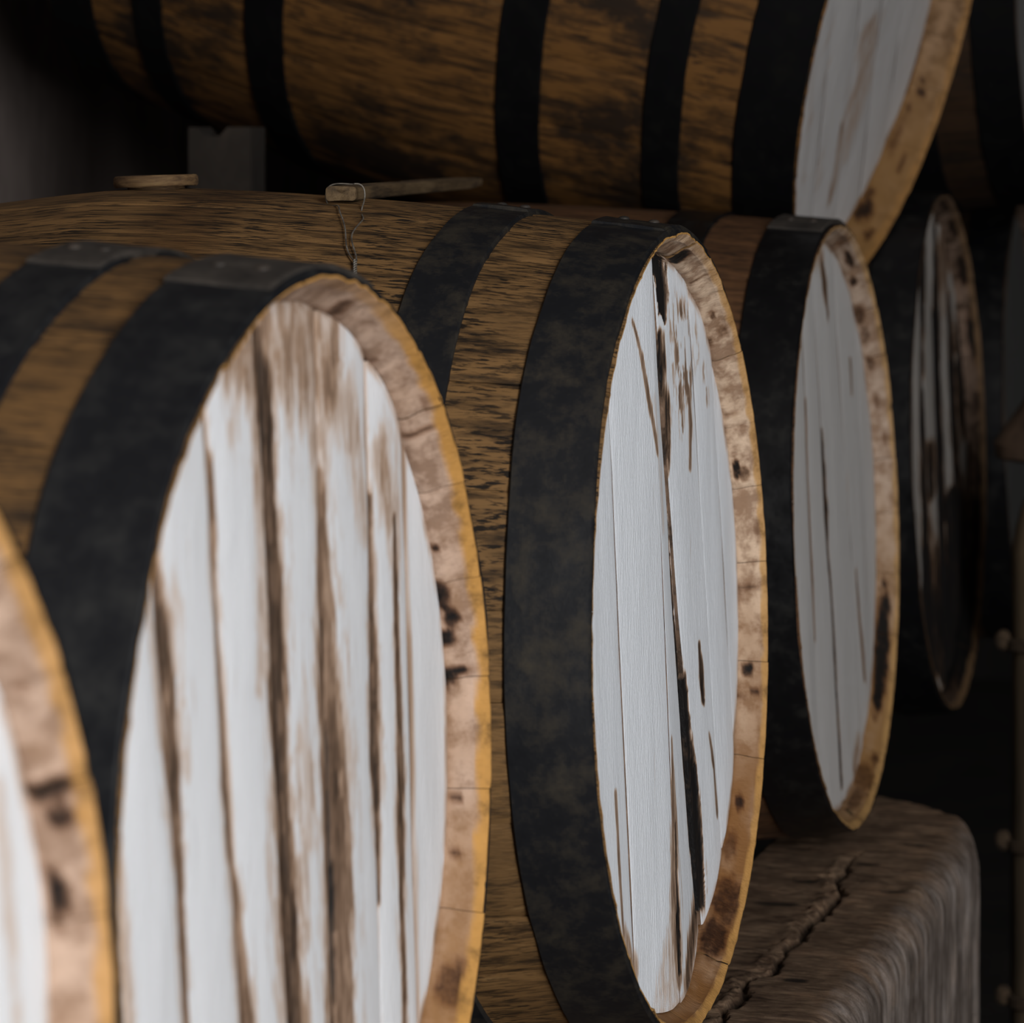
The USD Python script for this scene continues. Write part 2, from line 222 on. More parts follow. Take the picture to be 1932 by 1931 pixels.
# ---------------------------------------------------------------- marks and painted shade measured on the heads and chimes
# head marks: ([(across, up, half width) in metres from the head's centre ...], depth of the mark, softness of its edge)
HEAD_MARKS = {
    'A': [([(-0.118,0.2432,0.0037),(-0.1062,0.1974,0.006),(-0.1008,0.0986,0.006),(-0.0966,0.0275,0.0068),(-0.0837,-0.0317,0.0084),(-0.0744,-0.0996,0.0116),(-0.068,-0.1781,0.0117)],0.62,0.6),([(-0.0344,0.2659,0.0122),(-0.0255,0.2301,0.0148),(-0.0219,0.1887,0.0124),(-0.0178,0.1294,0.0141),(-0.015,0.0407,0.0149),(-0.0089,-0.049,0.0159),(-0.0005,-0.1194,0.0143),(0.0089,-0.202,0.0128)],0.75,0.5),([(-0.1801,0.1675,0.0048),(-0.1756,0.1293,0.0118),(-0.1708,0.0962,0.0139),(-0.1667,0.0415,0.0119),(-0.1611,-0.0138,0.0077),(-0.1554,-0.0779,0.0056),(-0.1513,-0.125,0.005)],0.66,0.6),([(0.062,0.18,0.0108),(0.0646,0.1183,0.0181),(0.0654,0.0567,0.0218),(0.068,-0.0053,0.0246),(0.0706,-0.0674,0.0274),(0.0671,-0.1375,0.0227),(0.0654,-0.2196,0.0181)],0.55,0.5),([(0.0592,0.0945,0.0027),(0.0631,0.0264,0.004),(0.0646,-0.0506,0.0054),(0.0617,-0.1361,0.0072)],0.97,0.4),([(0.1489,0.1581,0.0039),(0.1473,0.075,0.0068),(0.1467,0.0046,0.0098),(0.148,-0.0405,0.0059),(0.1494,-0.0856,0.0029)],0.72,0.6),([(0.1877,0.1408,0.0051),(0.1888,0.0523,0.0061),(0.1897,-0.0132,0.0082),(0.1846,-0.1263,0.0061),(0.1845,-0.1915,0.0041)],0.66,0.6),([(0.0554,0.2603,0.027),(0.0607,0.2108,0.0226),(0.0626,0.1646,0.0181),(0.0628,0.1185,0.0117)],0.36,0.9),([(0.1041,0.2258,0.0284),(0.1248,0.1862,0.029),(0.1357,0.1405,0.0146)],0.3,1.0),([(0.1639,0.1856,0.02),(0.1811,0.1481,0.0183),(0.1907,0.1011,0.0123)],0.3,1.0),([(-0.0801,0.2687,0.0194),(-0.0577,0.2529,0.0239),(0.0168,0.2597,0.0481),(0.0867,0.2427,0.0422)],0.46,0.9),([(-0.2378,0.035,0.0064),(-0.2329,-0.0102,0.0077),(-0.228,-0.0584,0.0058)],0.33,0.9),([(-0.0381,0.1904,0.0105),(-0.0381,0.1322,0.0097),(-0.0462,0.0754,0.008)],0.3,0.9)],
    'B': [([(0.0335,0.2755,0.0108),(0.0463,0.2634,0.0201),(0.0514,0.2487,0.0183),(0.0563,0.2319,0.0055)],1.0,0.12),([(0.1091,0.2332,0.0288),(0.1021,0.2125,0.0423),(0.1179,0.1903,0.0448),(0.1224,0.1687,0.0232)],0.5,1.6),([(0.0429,0.2162,0.0091),(0.0399,0.1958,0.0163),(0.0333,0.1757,0.0199),(0.0453,0.1583,0.0237),(0.0459,0.1376,0.0164),(0.0465,0.1169,0.0109)],0.86,0.8),([(0.0416,0.1339,0.0091),(0.0452,0.1088,0.0091),(0.044,0.076,0.0082),(0.0452,0.047,0.0118),(0.05,0.0051,0.0146),(0.0609,-0.0337,0.0166),(0.0737,-0.0732,0.0205),(0.0842,-0.1168,0.0226),(0.0948,-0.1607,0.0246),(0.1079,-0.2014,0.023),(0.1161,-0.237,0.0192)],1.0,0.25),([(-0.0761,0.2346,0.0033),(-0.0622,0.2148,0.0042),(-0.041,0.1736,0.0059),(-0.0223,0.1359,0.0052)],0.55,0.5),([(0.1262,0.1684,0.0039),(0.1281,0.1427,0.0068),(0.121,0.1094,0.0048)],0.55,0.6),([(0.1317,-0.0365,0.0048),(0.1362,-0.0585,0.0088),(0.1391,-0.0781,0.0068)],0.85,0.5),([(0.1577,-0.1135,0.0039),(0.1695,-0.1416,0.004),(0.1761,-0.1774,0.004)],0.6,0.5),([(-0.0057,-0.0877,0.0044),(-0.0058,-0.1361,0.0122),(-0.007,-0.1681,0.0175),(-0.0105,-0.2156,0.0227),(-0.0099,-0.2479,0.0174),(-0.0093,-0.2682,0.0104)],0.55,0.7),([(-0.0012,-0.1532,0.0035),(-0.0023,-0.1852,0.007),(-0.0035,-0.2173,0.0079),(-0.0064,-0.2609,0.0061)],1.0,0.3),([(0.1187,-0.2333,0.0231),(0.0847,-0.2505,0.0244),(0.0522,-0.2633,0.022),(0.024,-0.2767,0.0179)],0.72,0.8),([(-0.0541,-0.2488,0.0425),(-0.0197,-0.2775,0.0348)],0.25,0.9),([(-0.1596,-0.0972,0.0046),(-0.1581,-0.1203,0.0038),(-0.155,-0.1664,0.0046),(-0.1499,-0.198,0.0046)],0.5,0.6),([(-0.1468,-0.1987,0.0078),(-0.1192,-0.2324,0.0111)],0.42,0.8),([(0.0889,0.1881,0.0094),(0.0976,0.158,0.0114),(0.0976,0.1328,0.0076)],0.5,1.3),([(0.1799,0.1815,0.0101),(0.1879,0.1549,0.0081)],0.45,1.2),([(-0.024,0.1722,0.0121),(-0.0079,0.1143,0.0122),(-0.0068,0.0739,0.0087)],0.2,0.9)],  # thin black line low beside the raised joint paints that step's shadow
    'C': [([(0.0273,0.2588,0.006),(0.0341,0.237,0.015),(0.0427,0.2096,0.009)],0.7,0.7),([(-0.0073,0.2762,0.0235),(0.0256,0.2642,0.0209)],0.35,0.9),([(-0.0126,0.0905,0.0044),(-0.0125,0.0533,0.0116),(-0.0096,0.0158,0.0131),(-0.0095,-0.0213,0.0087),(-0.0002,-0.0704,0.0073),(0.0067,-0.1673,0.0074),(0.0137,-0.2645,0.0074)],0.9,0.4),([(-0.096,0.1291,0.0055),(-0.0986,0.057,0.0055),(-0.0984,-0.0154,0.0055),(-0.095,-0.0985,0.0041)],0.5,0.6),([(0.1614,0.1528,0.0064),(0.1628,0.1192,0.0064)],0.5,0.6),([(0.1453,-0.0684,0.0048),(0.1536,-0.1141,0.0064),(0.1693,-0.1835,0.0065)],0.5,0.6),([(0.115,-0.2405,0.0157),(0.0898,-0.2631,0.0124)],0.35,0.9)],
    'D': [([(-0.036,0.2461,0.017),(-0.0536,0.164,0.019),(-0.0803,0.0391,0.025),(-0.082,-0.087,0.0292),(-0.0627,-0.2352,0.0295)],1.0,0.4),([(0.0757,0.2751,0.018),(0.0588,0.1577,0.0269),(0.0482,0.0278,0.0312),(0.0552,-0.1035,0.0403),(0.064,-0.2682,0.045)],1.0,0.4),([(0.1744,0.1781,0.0236),(0.1815,0.0834,0.0429),(0.1951,-0.0257,0.0383),(0.1928,-0.1201,0.0479),(0.186,-0.254,0.0575)],1.0,0.4),([(0.2855,0.1726,0.0552),(0.286,0.1104,0.0911),(0.3131,0.0531,0.1027),(0.3235,0.0105,0.0769)],1.0,0.5),([(0.1563,-0.0688,0.0953),(0.1649,-0.1569,0.1704),(0.144,-0.2476,0.1938),(0.0974,-0.3263,0.1404)],1.0,0.5),([(0.3839,-0.0866,0.0791),(0.3623,-0.1755,0.105),(0.3075,-0.2725,0.1024)],1.0,0.5),([(0.4584,0.2215,0.0433),(0.4527,0.0638,0.0651),(0.4517,-0.0293,0.0269)],0.8,0.6),([(-0.1343,-0.1742,0.1465),(-0.0272,-0.2728,0.1319)],0.95,0.5),([(0.1394,0.2733,0.0946),(0.2008,0.231,0.1225)],0.5,0.9),([(-0.024,0.0021,0.0301),(-0.0221,-0.0494,0.0258)],0.8,0.6)],  # broad low strokes paint the shaded lower half black; the stripes are paint
    'U': [([(-0.1921,-0.0639,0.0078),(-0.1786,-0.0839,0.0118),(-0.1753,-0.1013,0.0059)],0.42,0.6),([(-0.1584,-0.011,0.0099),(-0.1067,-0.092,0.0123),(-0.0563,-0.1818,0.0106)],0.16,1),([(0.0514,-0.0046,0.0449),(0.0761,-0.0596,0.0571),(0.0766,-0.1279,0.0387),(0.0668,-0.19,0.0226)],0.24,1.0),([(0.0374,-0.1217,0.0066),(0.0528,-0.165,0.0089),(0.0661,-0.2087,0.009)],0.36,0.7),([(-0.1083,0.0023,0.0205),(-0.0527,-0.0916,0.0212),(0.0116,-0.2013,0.0176)],0.12,1)],
    'Z': [([(0.2209,0.0959,0.0101),(0.2277,0.0512,0.0076),(0.2341,-0.0005,0.0077)],0.25,1)],
}
# chime marks: (angle from the aisle side over the top in degrees, depth from the rim, half angle, half depth, strength)
CHIME_MARKS = {
    'A': [(156.9,0.022,0.55,0.0044,1),(156.2,0.0133,0.2,0.0073,0.9),(163.5,0.0235,2.24,0.0066,0.85),(166.5,0.0197,1.47,0.0055,0.9),(169.4,0.0243,1.09,0.0081,1),(173.8,0.0209,0.78,0.011,1),(174.8,0.0255,1.06,0.0066,0.95),(190.2,0.0204,0.68,0.0048,0.6),(196.7,0.0185,0.67,0.0048,0.55),(105.9,0.0178,1.85,0.0092,0.6),(122.3,0.0246,0.68,0.0055,0.45),(110.9,-0.0132,5.5,0.0026,0.55),(134.2,0.0067,3.06,0.0033,0.45),(213.4,0.0133,3.47,0.011,0.5),(138.3,0.0186,0.24,0.011,0.6),(150.0,0.024,0.17,0.011,0.7),(179.7,0.0258,0.1,0.0092,0.6),(204.5,0.0208,0.2,0.011,0.4),(150.0,-0.0007,1.26,0.0037,0.4)],
    'B': [(103.7,0.0153,2.97,0.0092,1),(107.9,0.0021,2.05,0.0029,1),(161.4,0.0177,2.17,0.0033,0.95),(162.4,0.0127,1.47,0.0054,0.55),(195.8,0.0152,1.54,0.005,0.9),(218.5,0.0153,1.68,0.0037,0.8),(238.3,0.0121,5.6,0.0125,0.55),(247.3,0.0151,5.93,0.0104,0.65),(153.7,0.0081,0.16,0.0104,0.6),(163.9,0.0189,0.15,0.0125,0.6),(127.0,0.0085,0.23,0.0083,0.6),(116.0,0.0116,0.32,0.0104,0.5),(132.9,0.0104,2.04,0.005,0.4),(128.5,0.0131,1.05,0.0021,0.7),(151.0,0.0154,0.75,0.0071,0.35),(182.1,0.0164,0.14,0.0125,0.5),(200.2,0.0204,0.14,0.0125,0.55),(199.2,0.0092,0.73,0.0042,0.6),(91.8,0.0143,9.22,0.0063,0.35),(227.1,0.018,3.2,0.0063,0.4),(183.9,0.0212,1.36,0.0042,0.35),(172.9,0.0053,2.78,0.0025,0.3),(122.8,0.0141,0.26,0.0104,0.4),(134.2,0.0205,0.94,0.0029,0.6)],
    'C': [(214.5,0.0143,15.54,0.0083,1),(225.1,0.0146,6.47,0.0055,1),(115.4,0.0118,5.62,0.0044,0.85),(125.1,0.0154,2.44,0.0038,0.8),(136.2,0.0183,3.26,0.0066,0.55),(142.7,0.016,2.98,0.0055,0.5),(149.9,0.016,2.07,0.0049,0.5),(251.9,0.013,7.52,0.011,0.45),(262.6,0.0147,8.33,0.0066,0.5),(104.5,0.0089,3.52,0.0083,0.4),(159.3,0.0141,2.55,0.0038,0.35),(168.1,0.0086,1.82,0.0038,0.3),(243.8,0.0074,1.87,0.0055,0.6)],
    'D': [(238.3,0.0275,41.67,0.0165,1),(279.9,0.0128,0.46,0.0165,1),(173.4,0.001,4.09,0.011,0.9),(203.2,0.005,8.53,0.0138,1),(244.6,0.0041,17.37,0.0138,1),(100.2,0.0056,8.46,0.0066,0.8),(117.5,0.0085,5.45,0.0055,0.8),(136.1,0.0108,5.51,0.0066,0.8),(156.2,0.0076,8.77,0.0066,1),(192.3,0.0055,13.73,0.0066,1),(220.8,0.0079,28.53,0.011,1)],  # wide black marks paint shade over the lower and far chime
    'U': [(229.7,0.0357,4.39,0.011,0.8),(236.3,0.0165,2.33,0.0055,0.6),(188.8,0.0466,7.55,0.0038,0.7),(191.9,0.0298,1.26,0.0038,0.7),(194.6,0.0289,1.27,0.0055,0.8),(206.6,0.0389,8.26,0.0033,0.45),(199.3,0.038,1.94,0.0027,0.6),(213.0,0.0206,2.83,0.0038,0.5),(224.3,0.0393,2.4,0.0066,0.5)],
    'Z': [(160.2,0.0138,1.21,0.0092,1),(162.9,0.0123,0.81,0.0055,0.9),(170.3,0.0169,3.05,0.0033,1),(148.0,0.014,1.24,0.0055,0.4),(164.9,-0.0029,2.63,0.0037,0.35)],
}

# ---------------------------------------------------------------- barrels
DEP, THK = .0225, .018
class Cask:
    def __init__(s, key, R, pos, yaw, pitch, L, Rb, joints, hoops, laps, detail=1.0, wood='B', hoop='B', relief=.003, steps=None, ring=None, seed=1, dep=.0225, chamfer=.0045, gold=.8, jointmark=.34, halo=False, groove=.0016, edgemark=.6):
        s.jointmark, s.halo, s.groove, s.edgemark = jointmark, halo, groove, edgemark; s.dep, s.chamfer, s.gold = dep, chamfer, gold
        s.key, s.R, s.L, s.Rb, s.joints, s.hoops, s.laps, s.detail, s.wood, s.hoop, s.relief, s.steps, s.ring, s.seed = key, R, L, Rb, joints, hoops, laps, detail, wood, hoop, relief, steps or {}, ring, seed
        yaw, pitch = math.radians(yaw), math.radians(pitch)
        a = np.array([math.cos(pitch) * math.cos(yaw), math.cos(pitch) * math.sin(yaw), math.sin(pitch)]); u = np.array([-math.sin(yaw), math.cos(yaw), 0]); v = np.cross(a, u)
        s.M = np.eye(4); s.M[0, :3], s.M[1, :3], s.M[2, :3] = a, u, v
        s.M[3, :3] = np.asarray(pos) - Rb * v            # local origin: under the head, at the height of the belly's lowest point
        s.rng = np.random.default_rng(seed)
    def radius(s, x):                                    # x: distance behind the rim
        return s.Rb - (s.Rb - s.R) * np.abs((np.asarray(x) - s.L / 2) / (s.L / 2)) ** 1.4
    def pt(s, x, r, phi):                                # phi 0 = aisle camera side, 90 = top
        x, r, phi = np.broadcast_arrays(x, r, phi)
        return np.stack([-x, -r * np.cos(phi), r * np.sin(phi) + s.Rb], -1)
    def staves(s, root):
        rng, key = s.rng, s.key
        n = 27; w = rng.uniform(.75, 1.25, n); edges = np.r_[0, np.cumsum(w / w.sum())] * 2 * np.pi + rng.uniform(0, .2)
        marks = CHIME_MARKS.get(key, [])
        na = max(5, int(14 * s.detail)); xs = np.r_[np.linspace(0, s.dep + .006, max(5, int(14 * s.detail))), np.linspace(s.dep + .02, s.L, 26)]
        for i in range(n):
            gap = .00022 / s.R; ph = np.linspace(edges[i] + gap, edges[i + 1] - gap, na); t = np.linspace(-1, 1, na)
            up = rng.normal(0, .0005); fw = rng.normal(0, .0003)
            X, PH = np.meshgrid(xs, ph, indexing='ij')
            groove = np.where(np.abs(t) > .999, .0011, np.where(np.abs(t) > .85, .0002, 0))
            fine = (meshkit.fbm(np.stack([X * 30, PH * 60 + s.seed, X * 0], -1), 3, s.seed) - .5) * .0012
            RO = s.radius(X) + up - groove[None] + fine
            chip = smoothstep(.006, 0, X) * (meshkit.noise(np.stack([PH * 30, X * 0, X * 0 + s.seed], -1), s.seed)) * .0022
            RO = RO - chip
            ring = np.zeros_like(X)
            if s.ring: ring = smoothstep(s.ring[0] - .008, s.ring[0] + .002, X) * smoothstep(s.ring[1] + .008, s.ring[1] - .002, X) * (.45 + .55 * meshkit.fbm(np.stack([X * 40, PH * 12, X * 0], -1), 3, 4))
            P = Patches()
            def chime_attr(X, PH):
                st = np.zeros_like(X)
                ang = np.degrees(PH) % 360
                for (a0, d0, da, dd, lv) in marks:
                    e = np.hypot((((ang - a0 + 180) % 360) - 180) / max(da, .2), (X - d0) / max(dd, .002))
                    e = e + (meshkit.fbm(np.stack([PH * 45, X * 260, X * 0 + a0], -1), 3, 7) - .5) * .9
                    st = np.maximum(st, lv * smoothstep(1.15, .6, e))
                dirt = smoothstep(.2, -.75, np.sin(PH)) * .95 + smoothstep(.006, 0., X) * .25
                dirt = np.clip(dirt + (meshkit.fbm(np.stack([PH * 7, X * 60, X * 0 + 3], -1), 3, s.seed + 5) - .5) * .7, 0, 1)
                return st, dirt
            RI = s.radius(X) - (.008 + (THK - .008) * smoothstep(0, 1, (X - s.chamfer) / (s.dep - s.chamfer))) + up + (meshkit.fbm(np.stack([X * 90, PH * 40 + 5, X * 0], -1), 3, s.seed + 2) - .5) * .0014 + np.where(np.abs(t) > .999, .0006, 0)[None]
            st, dirt = chime_attr(X, PH)
            nc = int((xs <= s.dep + .0061).sum())
            Xw = X - fw * smoothstep(.05, 0, X)
            P.add(s.pt(Xw, RO, PH), flip=False, chime=0., rim=0., stain=0., dirt=0., ring=ring)
            k0 = int(np.searchsorted(xs, s.chamfer)); lip = .0014
            P.add(s.pt(Xw[k0:nc], RI[k0:nc], PH[k0:nc]), flip=True, chime=1., rim=0., stain=st[k0:nc], dirt=dirt[k0:nc], ring=0.)
            hc = np.linspace(0, 1, 6)[:, None]; PC = np.broadcast_to(ph, (6, na)); RC = (RO[0] - lip)[None] * (1 - hc) + RI[k0][None] * hc
            XC = Xw[0][None] * (1 - hc) + Xw[k0][None] * hc + (meshkit.noise(np.stack([PC * 60, hc * 4 + PC * 0, PC * 0 + 2], -1), 8) - .5) * .0014 * np.sin(np.pi * hc)
            P.add(s.pt(XC, RC, PC), flip=True, chime=1., rim=smoothstep(1.0, .55, hc + 0 * PC + (meshkit.noise(np.stack([PC * 25, hc + PC * 0, PC * 0], -1), 6) - .5) * .5) * s.gold * (.3 + .7 * smoothstep(98, 128, np.degrees(PC) % 360)), stain=st[k0][None] * hc, dirt=dirt[k0][None] + 0 * PC, ring=0.)
            P.add(s.pt(X[nc - 1:], RI[nc - 1:], PH[nc - 1:])[::5], flip=True, chime=1., rim=0., stain=0., dirt=1., ring=0.)
            h = np.linspace(0, 1, 4)[:, None]
            for row, fl in ((0, True), (-1, False)):
                PE = np.broadcast_to(ph, (4, na)); RE = RO[row] * (1 - h) + (RO[row] - lip if row == 0 else RI[row]) * h
                XE = np.broadcast_to(Xw[row], (4, na)) + (meshkit.noise(np.stack([PE * 80, RE * 300, RE * 0], -1), 3) - .5) * (.0004 if row == 0 else 0)
                P.add(s.pt(XE, RE, PE), flip=not fl, chime=0., rim=1., stain=0., dirt=0., ring=0.)
            for col, fl in ((0, False), (-1, True)):
                hh = np.linspace(0, 1, 3)[None]; RIc = RI.copy(); RIc[:k0 + 1] = (RO[0] - lip)[None] + (RI[k0] - RO[0] + lip)[None] * (xs[:k0 + 1] / xs[k0])[:, None]; RE = RO[:, col][:, None] * (1 - hh) + RIc[:, col][:, None] * hh
                P.add(s.pt(np.broadcast_to(Xw[:, :1], RE.shape), RE, np.full_like(RE, ph[col])), flip=not fl, chime=.0, rim=0., stain=0., dirt=0., ring=0.)
            obj('stave', P.mesh(), 'stave_wood_' + s.wood, root, smooth=True, attrs=P.attrs())
    def mark(s, U, V):
        st = np.zeros_like(U); slope = s.joints[0][1]
        Q = U - slope * V
        j1 = meshkit.fbm(np.stack([Q * 160, V * 14, U * 0 + s.seed], -1), 4, 3); j2 = meshkit.fbm(np.stack([Q * 420, V * 60, U * 0], -1), 4, 9); spk = meshkit.fbm(np.stack([Q * 260, V * 55, U * 0 + 2], -1), 4, 17)
        for pts, lv, soft in HEAD_MARKS.get(s.key, []):
            p = np.asarray(pts); best = np.full(U.shape, 9.)
            for a, b in zip(p[:-1], p[1:]):
                d = b[:2] - a[:2]; L2 = d @ d; t = ((U - a[0]) * d[0] + (V - a[1]) * d[1]) / L2; tc = np.clip(t, 0, 1)
                w = a[2] + (b[2] - a[2]) * tc
                along = (t - tc) * math.sqrt(L2)
                perp = ((U - a[0]) * d[1] - (V - a[1]) * d[0]) / math.sqrt(L2); e = np.hypot(perp / np.maximum(w, .0008), along / np.clip(w, .006, .014))
                best = np.minimum(best, e)
            sf = min(soft, 1.0)
            e = best + (j1 - .5) * 1.1 * min(1, .4 + sf) + (j2 - .5) * .5
            m = smoothstep(1 + .5 * sf, 1 - .8 * sf - .05, e)
            if soft > 1.05: m = m * smoothstep(.47, .6, spk)
            elif soft < .2: m = m * (1 - .75 * smoothstep(.56, .66, spk) * smoothstep(.25, .8, best))
            else: m = m * (1 - .35 * sf * smoothstep(.45, .65, spk))
            st = np.maximum(st, lv * m)
            if s.halo: st = np.maximum(st, .30 * min(1, lv * 1.3) * smoothstep(2.9, .9, best + (j1 - .5) * 1.6) * (.35 + .65 * smoothstep(.4, .6, spk)))
        return st
    def head(s, root):
        rb = s.radius(s.dep) - THK + .0005; lines = [(-.6, 0)] + list(s.joints) + [(.6, 0)]
        dv = .0022 / s.detail; nv = int(2 * rb / dv); vs = rb * np.sin(np.linspace(-1, 1, nv) * np.pi / 2 * .985) / math.sin(np.pi / 2 * .985)
        vs = np.linspace(-rb, rb, nv) * .9995
        chord = np.sqrt(np.maximum(rb * rb - vs * vs, 1e-8))
        for i, (l, r) in enumerate(zip(lines[:-1], lines[1:])):
            ul = np.clip(l[0] + l[1] * vs, -chord, chord); ur = np.clip(r[0] + r[1] * vs, -chord, chord)
            ok = ur - ul > .0015
            if ok.sum() < 5: continue
            i0, i1 = np.flatnonzero(ok)[[0, -1]]; v_ = vs[i0:i1 + 1]; a = ul[i0:i1 + 1]; b = ur[i0:i1 + 1]
            nu = max(6, int((b - a).max() / (.0024 / s.detail))); t = np.linspace(0, 1, nu)
            tw = t.copy()
            g = .0004
            U = (a + g)[:, None] * (1 - tw) + (b - g)[:, None] * tw; V = np.broadcast_to(v_[:, None], U.shape)
            tt = (U - (l[0] + l[1] * V)) / ((r[0] + r[1] * V) - (l[0] + l[1] * V))
            if i == 0: tt = 1 - np.minimum(((r[0] + r[1] * V) - U) / .1, 1) * .5
            if i == len(lines) - 2: tt = np.minimum((U - (l[0] + l[1] * V)) / .1, 1) * .5
            h = -s.relief * np.abs(2 * tt - 1) ** 2.4
            h0, h1 = s.steps.get(i, (0, 0)); h = h + h0 * (1 - tt) + h1 * tt
            st = s.mark(U, V)
            h = h - .0016 * smoothstep(.6, 1, st) + (meshkit.fbm(np.stack([U * 22, V * 6, U * 0 + s.seed + i], -1), 3, 5) - .5) * .0022
            edge = np.minimum(np.minimum(tt, 1 - tt) * .09, 1)
            h = h - s.groove * smoothstep(.0025, 0, edge)
            st = np.maximum(st, s.jointmark * smoothstep(.006, .0, edge) * meshkit.fbm(np.stack([U * 60, V * 9, U * 0 + s.seed], -1), 3, 31) * 1.2)
            rim = np.sqrt(np.maximum(rb * rb - 0, 0)) - np.hypot(U, V)
            st = np.maximum(st, .5 * smoothstep(.010, .001, rim) * meshkit.fbm(np.stack([U * 40, V * 40, U * 0 + 8], -1), 3, 12))
            P = Patches(); F = np.stack([-s.dep + h, U, V + s.Rb], -1)
            P.add(F, stain=st)
            Bk = F.copy(); Bk[..., 0] = -s.dep - .018
            P.add(Bk[::max(1, len(v_) // 12)][:, ::max(1, nu // 5)], flip=True, stain=.6)
            for sl, fl in ((np.s_[:, 0], 0), (np.s_[:, -1], 1), (np.s_[0, :], 1), (np.s_[-1, :], 0)):
                P.add(np.stack([F[sl], F[sl] * (1, 1, 1) + np.stack([Bk[sl][:, 0] - F[sl][:, 0], 0 * F[sl][:, 0], 0 * F[sl][:, 0]], -1)], 0), flip=bool(fl), stain=np.stack([np.maximum(st[sl], s.edgemark), np.maximum(st[sl], s.edgemark)], 0))
            obj('head_board', P.mesh(), 'head_paint_' + s.key, root, smooth=True, attrs=P.attrs())
        # the far head, never seen from the aisle, is one closing disc
        a = np.linspace(0, 2 * np.pi, 49); rr = np.linspace(0, rb, 4)[:, None]
        V = s.pt(np.full((4, 49), s.L - DEP), np.broadcast_to(rr, (4, 49)), np.broadcast_to(a, (4, 49))); W = s.pt(np.full((4, 49), s.L - DEP - .018), np.broadcast_to(rr, (4, 49)), np.broadcast_to(a, (4, 49)))
        P = Patches(); P.add(V, stain=.7); P.add(W, flip=True, stain=.7); P.add(np.stack([V[-1], W[-1]]), stain=.7)
        obj('rear_head', P.mesh(), 'head_paint_' + s.key, root, smooth=True, attrs=P.attrs())
    def ringmesh(s, x0, x1, t, p0=0., p1=2 * np.pi, lift=0., seed=0):
        n = max(8, int(abs(p1 - p0) / (2 * np.pi) * 180)); ph = np.linspace(p0, p1, n + 1); xs = np.linspace(x0, x1, 7)
        wob = (meshkit.noise(np.stack([np.cos(ph) * 4, np.sin(ph) * 4, ph * 0 + seed], -1), seed) - .5)
        prof = [(x0, -.0016), (x0, t * .55), (x0 + .0012, t)] + [(x, t) for x in xs[1:-1]] + [(x1 - .0012, t), (x1, t * .55), (x1, -.0016), (x0, -.0016)]
        X = np.array([q[0] for q in prof])[:, None] + wob[None] * .003; Rr = s.radius(X) + np.array([q[1] for q in prof])[:, None] + lift
        Rr = Rr + (meshkit.noise(np.stack([np.cos(ph)[None] * 14 + X * 60, np.sin(ph)[None] * 14 + X * 0, X * 0 + seed], -1), seed + 3) - .5) * .0012 * (np.array([q[1] for q in prof]) > 0)[:, None]
        P = Patches(); V = s.pt(X, Rr, np.broadcast_to(ph, X.shape)); P.add(V, flip=True)
        v, f = P.mesh()
        if p1 - p0 < 6.28:
            k = len(prof)
            for col, fl in ((0, 0), (n, 1)):
                idx = np.arange(k) * (n + 1) + col; c = len(v); v = np.vstack([v, v[idx]]); q = c + np.arange(k - 1)
                tri = np.array([[q[0], q[i], q[i + 1]] for i in range(1, k - 2)]); f = np.vstack([f, tri if fl else tri[:, ::-1]])
        return v, f
    def build(s, label, name='wine_barrel', group=None):
        root = thing(name, label, 'barrel', s.M, group); s.root = root
        s.staves(root); s.head(root)
        for i, (x0, x1) in enumerate(s.hoops):
            h = obj('hoop', s.ringmesh(x0, x1, .0030, seed=i + s.seed), 'hoop_black_' + s.hoop, root, smooth=32)
            for (hi, a0, a1, m) in s.laps:
                if hi == i:
                    lp = obj('hoop_lap', s.ringmesh(x0 + .001, x1 - .001, .0034, math.radians(a0), math.radians(a1), lift=.0018, seed=i + 40), m, h, smooth=32)
                    for q in (.3, .7):
                        sp = trimesh.creation.icosphere(2, .0045); sp.apply_scale([1, 1, .5]); ang = math.radians(a0 + 6.5)
                        Rm = trimesh.transformations.rotation_matrix(math.pi / 2 - ang, [1, 0, 0]); sp.apply_transform(Rm)
                        xx = x0 + (x1 - x0) * q; c = s.pt(xx, s.radius(xx) + .0052, ang); sp.apply_translation(c)
                        obj('rivet', sp, 'rivet_iron', h, smooth=True)
        return root

def mirror(hoops, L): return [(L - b, L - a) for a, b in hoops]
hA = [(.0008, .064), (.104, .150)]; hB = [(.0014, .0600), (.113, .160)]; hC = [(.0014, .058), (.112, .158)]; hU = [(.002, .068), (.127, .168), (.283, .333)]
HT = 'hoop_lap_dusty'
Cask('Z', .28, (-.529, .968, .835), .3, 2, .8, .305, [(-.16, -.1), (-.07, -.1), (.02, -.1), (.11, -.1), (.2, -.1)], hA + mirror(hA, .8), [], .7, 'A', 'A', seed=2).build('nearest barrel, only its golden rim and white head cropped by the left edge')
Cask('A', .30, (-.5816, 1.681, .821), -.67, 1.55, .84, .334, [(-.24, -.1), (-.163, -.097), (-.085, -.107), (-.0088, -.07), (.0657, -.01), (.148, 0), (.215, 0)], hA + mirror(hA, .84), [(0, 76, 108, HT), (1, 78, 112, HT)], 1.0, 'A', 'A', relief=.0028, seed=3, chamfer=.0075, gold=1.0, dep=.025, halo=True, groove=.0008, jointmark=.5).build('large foreground barrel with brown-streaked white head boards and golden rim')
